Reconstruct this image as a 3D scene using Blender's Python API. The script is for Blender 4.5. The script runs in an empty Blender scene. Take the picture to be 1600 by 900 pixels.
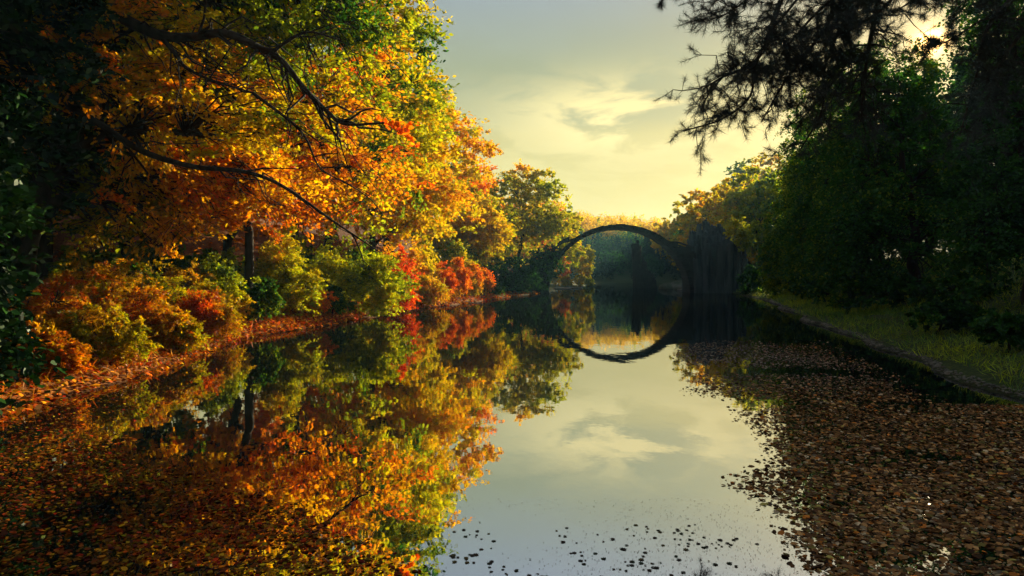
import bpy, bmesh, math
import numpy as np
from math import radians, sin, cos, pi, sqrt

scene = bpy.context.scene
COL = scene.collection

# ------------------------------------------------------------------ camera
F = 1600 * 24 / 36.0            # focal length in photo pixels
CAMZ, HOR = 1.7, 430.0          # eye height (m) and horizon row in the 1600x900 photo
cd = bpy.data.cameras.new("camera")
cam = bpy.data.objects.new("camera", cd); COL.objects.link(cam)
cam.location = (0, 0, CAMZ); cam.rotation_euler = (radians(90), 0, 0)
cd.lens = 24; cd.sensor_width = 36
cd.shift_y = -(450 - HOR) / 1600.0
cd.clip_start = 0.05; cd.clip_end = 5000
scene.camera = cam

# ------------------------------------------------------------------ sun, sky, exposure
SUN_AZ, SUN_EL = radians(31.5), radians(16.25)      # azimuth measured from +Y towards +X
SUN_DIR = (cos(SUN_EL) * sin(SUN_AZ), cos(SUN_EL) * cos(SUN_AZ), sin(SUN_EL))
sl = bpy.data.lights.new("sun", 'SUN'); sl.energy = 5.0; sl.angle = radians(0.5); sl.color = (1.0, 0.84, 0.52)
so = bpy.data.objects.new("sun", sl); COL.objects.link(so)
so.rotation_euler = (pi / 2 - SUN_EL, 0, pi - SUN_AZ)

world = bpy.data.worlds.new("World"); scene.world = world; world.use_nodes = True
NT = world.node_tree; NT.nodes.clear()
def wn(t, **k):
    n = NT.nodes.new(t)
    for a, v in k.items(): setattr(n, a, v)
    return n
def wl(a, b): NT.links.new(a, b)
def wmath(op, a, b=None, c=None, clamp=False):
    n = wn('ShaderNodeMath', operation=op, use_clamp=clamp)
    for i, v in enumerate((a, b, c)):
        if v is None: continue
        if isinstance(v, (int, float)): n.inputs[i].default_value = v
        else: wl(v, n.inputs[i])
    return n.outputs[0]
def wmix(f, a, b, blend='MIX'):
    n = wn('ShaderNodeMix', data_type='RGBA', blend_type=blend)
    for s, v in ((0, f), (6, a), (7, b)):
        if isinstance(v, (int, float)): n.inputs[s].default_value = v
        elif isinstance(v, tuple): n.inputs[s].default_value = (*v, 1)
        else: wl(v, n.inputs[s])
    return n.outputs[2]
out = wn('ShaderNodeOutputWorld')
sky = wn('ShaderNodeTexSky', sky_type='NISHITA')
sky.sun_disc = False; sky.sun_elevation = SUN_EL; sky.sun_rotation = SUN_AZ
sky.air_density = 1.0; sky.dust_density = 1.0; sky.ozone_density = 1.0
bg = wn('ShaderNodeBackground'); wl(wmix(1.0, sky.outputs[0], (0.18, 0.15, 0.08), 'MULTIPLY'), bg.inputs[0]); bg.inputs[1].default_value = 0.05
# the cloud deck: thin grey overcast above, a lit yellow band low over the valley
tc = wn('ShaderNodeTexCoord'); sep = wn('ShaderNodeSeparateXYZ'); wl(tc.outputs['Generated'], sep.inputs[0])
X, Y, Z = sep.outputs
zc = wmath('MAXIMUM', Z, 0.02)
zz = wmath('ADD', zc, 0.12)
cvec = wn('ShaderNodeCombineXYZ')
wl(wmath('DIVIDE', X, zz), cvec.inputs[0]); wl(wmath('DIVIDE', Y, zz), cvec.inputs[1])
def wnoise(scale, detail=6, rough=0.55, vec=None, dist=0.0):
    n = wn('ShaderNodeTexNoise'); n.inputs['Scale'].default_value = scale
    n.inputs['Detail'].default_value = detail; n.inputs['Roughness'].default_value = rough
    n.inputs['Distortion'].default_value = dist
    wl(vec or cvec.outputs[0], n.inputs['Vector']); return n.outputs[0]
n_big = wnoise(0.9, 4, 0.5); n_fine = wnoise(2.6, 8, 0.58, dist=0.5)
hl = wmath('SQRT', wmath('ADD', wmath('MULTIPLY', X, X), wmath('MULTIPLY', Y, Y)))
elev = wmath('ARCTAN2', Z, hl)                                   # radians
warp = wmath('ADD', elev, wmath('MULTIPLY', wmath('SUBTRACT', n_big, 0.5), 0.07))
ramp = wn('ShaderNodeValToRGB'); wl(wmath('DIVIDE', warp, pi / 2), ramp.inputs[0])
R = ramp.color_ramp
stops = [(0.0, (0.96, 0.74, 0.18)), (0.045, (0.93, 0.73, 0.20)), (0.095, (0.74, 0.61, 0.20)), (0.128, (0.66, 0.56, 0.21)),
         (0.142, (0.45, 0.435, 0.22)), (0.185, (0.345, 0.37, 0.23)), (0.215, (0.31, 0.345, 0.29)), (0.245, (0.29, 0.335, 0.37)), (0.275, (0.29, 0.335, 0.44)), (0.33, (0.30, 0.345, 0.50)), (1.0, (0.15, 0.18, 0.27))]
R.elements[0].position = 0; R.elements[0].color = (*stops[0][1], 1)
R.elements[1].position = 1; R.elements[1].color = (*stops[-1][1], 1)
for p, c in stops[1:-1]:
    e = R.elements.new(p); e.color = (*c, 1)
# lit cloud bank: a soft window in direction, broken by noise
az = wmath('ARCTAN2', X, Y)
def window(v, c, w):
    d = wmath('DIVIDE', wmath('SUBTRACT', v, c), w)
    return wmath('EXPONENT', wmath('MULTIPLY', wmath('MULTIPLY', d, d), -1.0))
puff = wn('ShaderNodeMapRange', interpolation_type='SMOOTHSTEP'); wl(n_fine, puff.inputs[0])
puff.inputs[1].default_value = 0.39; puff.inputs[2].default_value = 0.57
bank = wmath('MULTIPLY', wmath('MULTIPLY', window(az, 0.16, 0.15), window(elev, 0.228, 0.046)), puff.outputs[0])
streak = wmath('MULTIPLY', window(elev, 0.16, 0.07), wmath('MULTIPLY', puff.outputs[0], 0.25))
c1 = wmix(wmath('MULTIPLY', bank, 1.3, clamp=True), ramp.outputs[0], (1.10, 0.90, 0.38))
c1 = wmix(streak, c1, (1.05, 0.86, 0.36))
mott = wn('ShaderNodeMapRange'); wl(n_big, mott.inputs[0]); mott.inputs[1].default_value = 0.3; mott.inputs[2].default_value = 0.7
mott.inputs[3].default_value = 0.90; mott.inputs[4].default_value = 1.12
c2 = wn('ShaderNodeVectorMath', operation='SCALE'); wl(c1, c2.inputs[0]); wl(mott.outputs[0], c2.inputs['Scale'])
# glow of the air round the sun
dotn = wn('ShaderNodeVectorMath', operation='DOT_PRODUCT'); wl(tc.outputs['Generated'], dotn.inputs[0]); dotn.inputs[1].default_value = SUN_DIR
dp = wmath('MAXIMUM', dotn.outputs['Value'], 0.0)
gl1 = wmath('MULTIPLY', wmath('POWER', dp, 350.0), 0.20)
gl2 = wmath('MULTIPLY', wmath('POWER', dp, 12000.0), 14.0)
gl0 = wmath('MULTIPLY', wmath('POWER', dp, 14.0), 0.03)
gs = wmath('ADD', gl0, wmath('ADD', gl1, gl2))
gcol = wn('ShaderNodeVectorMath', operation='SCALE'); gcol.inputs[0].default_value = (1.0, 0.50, 0.14); wl(gs, gcol.inputs['Scale'])
c3 = wn('ShaderNodeVectorMath', operation='ADD'); wl(c2.outputs[0], c3.inputs[0]); wl(gcol.outputs[0], c3.inputs[1])
bg2 = wn('ShaderNodeBackground'); wl(c3.outputs[0], bg2.inputs[0]); bg2.inputs[1].default_value = 0.33
add = wn('ShaderNodeAddShader'); wl(bg.outputs[0], add.inputs[0]); wl(bg2.outputs[0], add.inputs[1])
wl(add.outputs[0], out.inputs['Surface'])

vs = scene.view_settings
vs.view_transform = 'Standard'; vs.look = 'None'; vs.exposure = 1.45; vs.gamma = 1.0; vs.use_curve_mapping = False
cy = scene.cycles
cy.max_bounces = 8; cy.diffuse_bounces = 3; cy.glossy_bounces = 3; cy.transmission_bounces = 4; cy.volume_bounces = 0
cy.transparent_max_bounces = 8; cy.sample_clamp_indirect = 4.0; cy.caustics_reflective = False; cy.caustics_refractive = False
cy.use_adaptive_sampling = True; cy.adaptive_threshold = 0.015
cy.use_denoising = True; cy.denoiser = 'OPENIMAGEDENOISE'; cy.denoising_input_passes = 'RGB_ALBEDO_NORMAL'

# ------------------------------------------------------------------ helpers
def at(px, py, y):
    """photo pixel and depth -> world point"""
    return np.array([(px - 800) / F * y, y, CAMZ + (HOR - py) / F * y])

def tag(o, label=None, cat=None, group=None, kind=None):
    if label: o['label'] = label
    if cat: o['category'] = cat
    if group: o['group'] = group
    if kind: o['kind'] = kind
    return o

def empty(name, loc=(0, 0, 0)):
    o = bpy.data.objects.new(name, None); o.empty_display_size = 0.3
    COL.objects.link(o); o.location = loc; return o

def mesh_obj(name, me, mat, parent=None, loc=None):
    o = bpy.data.objects.new(name, me); COL.objects.link(o)
    if mat: me.materials.append(mat)
    if parent: o.parent = parent
    if loc is not None: o.location = loc
    return o

def np_mesh(name, verts, counts, idx, smooth=False, col=None):
    """verts (n,3); counts: verts per face; idx: flat vertex numbers; col: per-face rgb"""
    me = bpy.data.meshes.new(name)
    verts = np.ascontiguousarray(verts, np.float32); counts = np.asarray(counts, np.int32); idx = np.asarray(idx, np.int32)
    me.vertices.add(len(verts)); me.vertices.foreach_set('co', verts.ravel())
    me.loops.add(len(idx)); me.loops.foreach_set('vertex_index', idx)
    me.polygons.add(len(counts))
    st = np.concatenate([[0], np.cumsum(counts)[:-1]]).astype(np.int32)
    me.polygons.foreach_set('loop_start', st)
    if smooth: me.polygons.foreach_set('use_smooth', np.ones(len(counts), bool))
    if col is not None:
        a = me.attributes.new('tint', 'FLOAT_COLOR', 'FACE')
        c4 = np.ones((len(counts), 4), np.float32); c4[:, :3] = col
        a.data.foreach_set('color', c4.ravel())
    me.update(calc_edges=True); return me

def unit(v):
    return v / np.maximum(np.linalg.norm(v, axis=-1, keepdims=True), 1e-9)

class Noise3:
    def __init__(s, rng, freq, n=7):
        s.k = rng.normal(size=(n, 3)) * freq; s.p = rng.uniform(0, 6.28, n)
    def __call__(s, p):
        return np.sin(p @ s.k.T + s.p).sum(-1) / sqrt(len(s.p)) * 0.8

LEAF4 = np.array([(0, -.5, 0), (.30, 0.02, .04), (0, .5, 0), (-.30, 0.02, .04)])
LEAF6 = np.array([(0, -.5, 0), (.22, -.22, .03), (.27, .12, .05), (0, .5, -.03), (-.27, .12, .05), (-.22, -.22, .03)])
LOBED = np.array([(0.03, -.5, 0), (.13, -.26, .01), (.30, -.20, .04), (.17, -.02, .02), (.36, .12, .06), (.17, .20, .02), (.20, .40, .02), (0, .52, -.03),
                  (-.20, .40, .02), (-.17, .20, .02), (-.36, .12, .06), (-.17, -.02, .02), (-.30, -.20, .04), (-.13, -.26, .01)])
NEEDLE = np.array([(-.017, 0, 0), (.017, 0, 0), (0, 1, 0)])

def leaves_mesh(name, c, n, d, size, col, tpl=LEAF4, width=1.0):
    """one small face per leaf: centres c, normals n, long axis d, sizes, colours"""
    n = unit(n); d = unit(d - (d * n).sum(-1, keepdims=True) * n); b = np.cross(d, n)
    k = len(tpl); N = len(c)
    s = np.broadcast_to(np.asarray(size, float).reshape(-1, 1), (N, 1))
    V = (c[:, None] + s[:, None] * (tpl[None, :, 0:1] * width * b[:, None] + tpl[None, :, 1:2] * d[:, None] + tpl[None, :, 2:3] * n[:, None]))
    return np_mesh(name, V.reshape(-1, 3), np.full(N, k), np.arange(N * k), col=col)

GRAD_T = np.array([0, .2, .4, .6, .8, 1.0])
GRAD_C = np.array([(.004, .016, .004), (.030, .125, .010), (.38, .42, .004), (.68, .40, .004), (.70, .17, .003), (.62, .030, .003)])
def leaf_colour(t, rng, vary=.25):
    t = np.clip(t, 0, 1)
    c = np.stack([np.interp(t, GRAD_T, GRAD_C[:, i]) for i in range(3)], -1)
    return c * rng.uniform(1 - vary, 1 + vary, (len(t), 1))

class Tubes:
    """tapered tubes along polylines, merged into one bark mesh"""
    def __init__(s): s.v = []; s.f = []; s.n = 0
    def add(s, pts, rad, sides=6):
        pts = np.asarray(pts, float); rad = np.asarray(rad, float); m = len(pts)
        tg = unit(np.gradient(pts, axis=0))
        ref = np.array([0, 0, 1.]) if abs(tg[0, 2]) < .8 else np.array([1., 0, 0])
        u = unit(np.cross(tg, ref)); w = np.cross(tg, u)
        a = np.arange(sides) * 2 * pi / sides
        ring = pts[:, None] + rad[:, None, None] * (np.cos(a)[None, :, None] * u[:, None] + np.sin(a)[None, :, None] * w[:, None])
        i0 = s.n + np.arange(m - 1)[:, None] * sides; j = np.arange(sides)[None]; jn = (j + 1) % sides
        s.f.append(np.stack([i0 + j, i0 + jn, i0 + sides + jn, i0 + sides + j], -1).reshape(-1, 4))
        s.v.append(ring.reshape(-1, 3)); s.n += m * sides
        s.v.append(pts[-1:] + tg[-1:] * rad[-1]); tip = s.n; s.n += 1
        last = tip - sides + np.arange(sides)
        s.f.append(np.stack([last, np.roll(last, -1), np.full(sides, tip), np.full(sides, tip)], -1))
    def mesh(s, name):
        f = np.concatenate(s.f); tri = f[:, 2] == f[:, 3]
        counts = np.where(tri, 3, 4); idx = f.ravel()[np.stack([np.ones(len(f), bool)] * 3 + [~tri], -1).ravel()]
        return np_mesh(name, np.concatenate(s.v), counts, idx, smooth=True)

def curve_pts(a, b, n, rng, sag=0.0, wob=.06):
    a = np.asarray(a, float); b = np.asarray(b, float); t = np.linspace(0, 1, n)[:, None]
    L = np.linalg.norm(b - a); p = a + (b - a) * t
    w = rng.normal(size=(n, 3)) * wob * L * np.sin(t * pi)
    p = p + w; p[:, 2] += (sag * L * np.sin(t * pi))[:, 0]
    return p

def spline(pts, n):
    """Catmull-Rom through points"""
    P = np.asarray(pts, float); P = np.vstack([2 * P[0] - P[1], P, 2 * P[-1] - P[-2]])
    out = []; seg = len(P) - 3
    for i in range(seg):
        t = np.linspace(0, 1, n, endpoint=(i == seg - 1))[:, None]
        p0, p1, p2, p3 = P[i:i + 4]
        out.append(.5 * (2 * p1 + (p2 - p0) * t + (2 * p0 - 5 * p1 + 4 * p2 - p3) * t ** 2 + (3 * p1 - p0 - 3 * p2 + p3) * t ** 3))
    return np.vstack(out)

# ------------------------------------------------------------------ materials
def new_mat(name):
    m = bpy.data.materials.new(name); m.use_nodes = True; t = m.node_tree; t.nodes.clear()
    o = t.nodes.new('ShaderNodeOutputMaterial'); return m, t, o

def leaf_mat(name, trans=.5, gloss=.04, rough=.4, warm=1.0):
    m, t, o = new_mat(name)
    a = t.nodes.new('ShaderNodeAttribute'); a.attribute_name = 'tint'
    d = t.nodes.new('ShaderNodeBsdfDiffuse'); tr = t.nodes.new('ShaderNodeBsdfTranslucent'); g = t.nodes.new('ShaderNodeBsdfGlossy')
    t.links.new(a.outputs['Color'], d.inputs['Color'])
    sc_ = t.nodes.new('ShaderNodeVectorMath'); sc_.operation = 'MULTIPLY'; sc_.inputs[1].default_value = (1.25 * warm, 1.15, .8)
    t.links.new(a.outputs['Color'], sc_.inputs[0]); t.links.new(sc_.outputs[0], tr.inputs['Color'])
    mx = t.nodes.new('ShaderNodeMixShader'); mx.inputs[0].default_value = trans
    t.links.new(d.outputs[0], mx.inputs[1]); t.links.new(tr.outputs[0], mx.inputs[2])
    g.inputs['Color'].default_value = (.9, .9, .9, 1); g.inputs['Roughness'].default_value = rough
    m2 = t.nodes.new('ShaderNodeMixShader'); m2.inputs[0].default_value = gloss
    t.links.new(mx.outputs[0], m2.inputs[1]); t.links.new(g.outputs[0], m2.inputs[2]); t.links.new(m2.outputs[0], o.inputs['Surface'])
    return m

def rough_mat(name, c1, c2, scale=6, rough=.9, bump=.3, stretch=(1, 1, 1), detail=6, c3=None):
    m, t, o = new_mat(name); L = t.links.new
    tc = t.nodes.new('ShaderNodeTexCoord'); mp = t.nodes.new('ShaderNodeMapping'); mp.inputs['Scale'].default_value = stretch
    L(tc.outputs['Object'], mp.inputs[0])
    n = t.nodes.new('ShaderNodeTexNoise'); n.inputs['Scale'].default_value = scale; n.inputs['Detail'].default_value = detail; L(mp.outputs[0], n.inputs['Vector'])
    r = t.nodes.new('ShaderNodeValToRGB'); L(n.outputs[0], r.inputs[0])
    r.color_ramp.elements[0].position = .35; r.color_ramp.elements[0].color = (*c1, 1)
    r.color_ramp.elements[1].position = .65; r.color_ramp.elements[1].color = (*c2, 1)
    if c3: e = r.color_ramp.elements.new(.75); e.color = (*c3, 1)
    p = t.nodes.new('ShaderNodeBsdfPrincipled'); L(r.outputs[0], p.inputs['Base Color']); p.inputs['Roughness'].default_value = rough
    p.inputs['Specular IOR Level'].default_value = .2
    b = t.nodes.new('ShaderNodeBump'); b.inputs['Strength'].default_value = bump; b.inputs['Distance'].default_value = .05
    L(n.outputs[0], b.inputs['Height']); L(b.outputs[0], p.inputs['Normal']); L(p.outputs[0], o.inputs['Surface'])
    return m

M_AUT = leaf_mat("autumn leaves", .62, .008)
M_EVER = leaf_mat("evergreen leaves", .38, .018, .45)
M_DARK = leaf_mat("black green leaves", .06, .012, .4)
M_SHRUB = leaf_mat("shrub leaves", .55, .012)
M_DEAD = leaf_mat("fallen leaves", .15, .012, .6)
M_GRASS = leaf_mat("grass blades", .45, .04)
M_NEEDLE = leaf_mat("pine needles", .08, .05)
M_BARK = rough_mat("dark bark", (.008, .006, .004), (.036, .026, .018), 9, .95, .5, (1, 1, .25))
M_STONE = rough_mat("basalt stone", (.006, .0075, .008), (.020, .021, .020), 2.2, .9, .6, c3=(.045, .055, .03))
M_COLUMN = rough_mat("basalt columns", (.013, .024, .029), (.060, .075, .080), 2.0, .9, .5, (1, 1, .2), c3=(.05, .06, .045))
M_PEBBLE = rough_mat("shore stones", (.05, .048, .036), (.20, .18, .13), 3, .85, .4)
M_WOOD = rough_mat("weathered wood", (.09, .085, .075), (.22, .20, .18), 5, .9, .4, (1, 1, .2))

# ------------------------------------------------------------------ ground and water
LAKE = np.array([(-7, .9), (-6.4, 4), (-5.8, 7.2), (-6.3, 9.5), (-6.2, 12.1), (-6.9, 15.8), (-7.2, 19.1), (-6.2, 23.6), (-5.9, 30), (-4.7, 35), (-3.0, 40.3), (-1, 50), (1, 58), (2.4, 63),
                 (2.6, 69), (4.0, 78), (6, 88), (9.5, 96), (11.5, 108), (14, 128), (22, 146), (33, 142), (33, 128), (29, 112), (24.5, 97), (21.5, 84), (20.5, 74), (20.5, 62), (18.6, 53),
                 (17, 45.3), (14.2, 36), (11.8, 27.9), (10.1, 22), (8.9, 17.3), (7.9, 12.8), (6.6, 8.6), (5.6, 5), (5.4, .9)])
def lake_sd(P):
    """signed distance to the shoreline, positive on land"""
    P = np.asarray(P, float).reshape(-1, 2); best = np.full(len(P), 1e9); inside = np.zeros(len(P), bool)
    n = len(LAKE)
    for i in range(n):
        a, b = LAKE[i], LAKE[(i + 1) % n]; ab = b - a
        t = np.clip(((P - a) @ ab) / (ab @ ab), 0, 1)
        best = np.minimum(best, np.linalg.norm(P - a - t[:, None] * ab, axis=1))
        cond = (a[1] > P[:, 1]) != (b[1] > P[:, 1])
        with np.errstate(divide='ignore', invalid='ignore'):
            xi = a[0] + (P[:, 1] - a[1]) / (b[1] - a[1]) * ab[0]
        inside ^= cond & (P[:, 0] < xi)
    return np.where(inside, -best, best)

def sst(x, a, b):
    t = np.clip((x - a) / (b - a), 0, 1); return t * t * (3 - 2 * t)
_r = np.random.default_rng(5); _n1 = Noise3(_r, .9); _n2 = Noise3(_r, .12)
def ground_z(P):
    P = np.asarray(P, float).reshape(-1, 2); d = lake_sd(P); x, y = P[:, 0], P[:, 1]
    p3 = np.concatenate([P, np.zeros((len(P), 1))], 1)
    d = d + .22 * _n1(p3)
    land = np.maximum(d, 0)
    left = sst(-x, -4, 4) ; near = 1 - sst(y, 60, 95)
    z = .16 * (1 - np.exp(-land / .25)) + .10 * land * np.clip(1 - land / 60, .3, 1)
    z += near * left * (3.5 * sst(land, 3, 16) + 6 * sst(land, 14, 45))
    z += near * (1 - left) * (1.6 * sst(land, 1.8, 6.5) + 3.0 * sst(land, 7, 20))
    far = sst(y, 95, 150)
    z += 13.5 * far * sst(land, 4, 70) * (1 - .35 * sst(x, 20, 60))
    z += 15 * sst(y, 70, 120) * sst(x - y * .20, 6, 30) * sst(land, 2, 35)       # hill on the sunward side
    z += np.where(land > 1.5, .12 * _n2(p3 * 6) + .5 * _n2(p3) * sst(land, 4, 20), 0)
    z = np.maximum(z, .02)
    z = np.where(d < 0, np.maximum(d * .45, -1.4), z)
    # a low point of bank behind the viewer
    return z
def gz(x, y): return float(ground_z([[x, y]])[0])

def axis(parts):
    a = [np.arange(*p) for p in parts]; return np.unique(np.concatenate(a).round(4))
gx = axis([(-900, -120, 60), (-120, -30, 6), (-30, -12, 1), (-12, 22, .35), (22, 45, 1), (45, 160, 5), (160, 901, 60)])
gy = axis([(-900, -60, 60), (-60, -6, 3), (-6, 48, .35), (48, 80, .7), (80, 160, 2), (160, 400, 8), (400, 1001, 60)])
GX, GY = np.meshgrid(gx, gy); P = np.stack([GX.ravel(), GY.ravel()], 1)
gzv = ground_z(P); nx, ny = len(gx), len(gy)
i = (np.arange(ny - 1)[:, None] * nx + np.arange(nx - 1)[None]).ravel()
me = np_mesh("ground", np.column_stack([P, gzv]), np.full(len(i), 4), np.stack([i, i + 1, i + nx + 1, i + nx], -1).ravel(), smooth=True)
def ground_mat():
    m, t, o = new_mat("forest floor"); L = t.links.new
    g = t.nodes.new('ShaderNodeNewGeometry'); n = t.nodes.new('ShaderNodeTexNoise'); n.inputs['Scale'].default_value = 1.1; n.inputs['Detail'].default_value = 9
    n2 = t.nodes.new('ShaderNodeTexNoise'); n2.inputs['Scale'].default_value = 14; n2.inputs['Detail'].default_value = 5
    L(g.outputs['Position'], n.inputs['Vector']); L(g.outputs['Position'], n2.inputs['Vector'])
    s = t.nodes.new('ShaderNodeSeparateXYZ'); L(g.outputs['Position'], s.inputs[0])
    def ramp(src, stops):
        r = t.nodes.new('ShaderNodeValToRGB'); L(src, r.inputs[0]); e = r.color_ramp.elements
        e[0].position, e[0].color = stops[0][0], (*stops[0][1], 1); e[1].position, e[1].color = stops[-1][0], (*stops[-1][1], 1)
        for p, c in stops[1:-1]: q = e.new(p); q.color = (*c, 1)
        return r.outputs[0]
    litter = ramp(n2.outputs[0], [(.3, (.06, .022, .008)), (.5, (.20, .065, .014)), (.7, (.34, .13, .02))])
    turf = ramp(n2.outputs[0], [(.3, (.02, .03, .01)), (.55, (.045, .065, .015)), (.75, (.10, .10, .025))])
    mr = t.nodes.new('ShaderNodeMapRange'); mr.inputs[1].default_value = -3; mr.inputs[2].default_value = 4; L(s.outputs[0], mr.inputs[0])
    ad = t.nodes.new('ShaderNodeMath'); ad.operation = 'ADD'; ad.use_clamp = True
    su = t.nodes.new('ShaderNodeMath'); su.operation = 'MULTIPLY_ADD'; L(n.outputs[0], su.inputs[0]); su.inputs[1].default_value = .8; su.inputs[2].default_value = -.4
    L(mr.outputs[0], ad.inputs[0]); L(su.outputs[0], ad.inputs[1])
    mx = t.nodes.new('ShaderNodeMix'); mx.data_type = 'RGBA'; L(ad.outputs[0], mx.inputs[0]); L(litter, mx.inputs[6]); L(turf, mx.inputs[7])
    mud = t.nodes.new('ShaderNodeMapRange'); mud.inputs[1].default_value = -.05; mud.inputs[2].default_value = .06; L(s.outputs[2], mud.inputs[0])
    m3 = t.nodes.new('ShaderNodeMix'); m3.data_type = 'RGBA'; L(mud.outputs[0], m3.inputs[0]); m3.inputs[6].default_value = (.018, .014, .009, 1); L(mx.outputs[2], m3.inputs[7])
    p = t.nodes.new('ShaderNodeBsdfPrincipled'); p.inputs['Roughness'].default_value = .95; p.inputs['Specular IOR Level'].default_value = .1
    L(m3.outputs[2], p.inputs['Base Color'])
    b = t.nodes.new('ShaderNodeBump'); b.inputs['Strength'].default_value = .6; b.inputs['Distance'].default_value = .08
    L(n2.outputs[0], b.inputs['Height']); L(b.outputs[0], p.inputs['Normal']); L(p.outputs[0], o.inputs['Surface'])
    return m
tag(mesh_obj("ground", me, ground_mat()), kind='structure')

def water_mat():
    m, t, o = new_mat("still dark water"); L = t.links.new
    g = t.nodes.new('ShaderNodeNewGeometry')
    mp = t.nodes.new('ShaderNodeMapping'); mp.inputs['Scale'].default_value = (1.0, .55, 1); L(g.outputs['Position'], mp.inputs[0])
    n = t.nodes.new('ShaderNodeTexNoise'); n.inputs['Scale'].default_value = 2.2; n.inputs['Detail'].default_value = 3; L(mp.outputs[0], n.inputs['Vector'])
    n2 = t.nodes.new('ShaderNodeTexNoise'); n2.inputs['Scale'].default_value = 26; n2.inputs['Detail'].default_value = 2; L(mp.outputs[0], n2.inputs['Vector'])
    ad = t.nodes.new('ShaderNodeMath'); ad.operation = 'MULTIPLY_ADD'; L(n2.outputs[0], ad.inputs[0]); ad.inputs[1].default_value = .04; L(n.outputs[0], ad.inputs[2])
    b = t.nodes.new('ShaderNodeBump'); b.inputs['Strength'].default_value = .05; b.inputs['Distance'].default_value = .035; L(ad.outputs[0], b.inputs['Height'])
    gl = t.nodes.new('ShaderNodeBsdfGlossy'); gl.inputs['Roughness'].default_value = .012; gl.inputs['Color'].default_value = (.96, .97, 1.0, 1)
    L(b.outputs[0], gl.inputs['Normal'])
    d = t.nodes.new('ShaderNodeBsdfDiffuse'); d.inputs['Color'].default_value = (.004, .006, .005, 1)
    f = t.nodes.new('ShaderNodeFresnel'); f.inputs['IOR'].default_value = 18.0
    mx = t.nodes.new('ShaderNodeMixShader'); L(f.outputs[0], mx.inputs[0]); L(d.outputs[0], mx.inputs[1]); L(gl.outputs[0], mx.inputs[2]); L(mx.outputs[0], o.inputs['Surface'])
    return m
wx = np.array([-14, 48.]); wy = np.array([-2, 150.])
me = np_mesh("water", np.array([(-14, .2, 0), (48, .2, 0), (48, 150, 0), (-14, 150, 0)]), [4], [0, 1, 2, 3])
tag(mesh_obj("water", me, water_mat()), kind='structure')

# ------------------------------------------------------------------ stone arch bridge
BY, BX = 65.9, 10.2                 # depth of the bridge and middle of the arch
RXI, RZI = 6.65, 6.1                # inner half width and rise
def bm_obj(name, bm, mat, parent=None):
    me = bpy.data.meshes.new(name); bm.to_mesh(me); bm.free(); return mesh_obj(name, me, mat, parent)

def hexa(bm, q0, q1):
    """solid between two quads"""
    v = [bm.verts.new(p) for p in list(q0) + list(q1)]
    bm.faces.new(v[3::-1]); bm.faces.new(v[4:])
    for k in range(4): bm.faces.new((v[k], v[(k + 1) % 4], v[4 + (k + 1) % 4], v[4 + k]))

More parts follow.
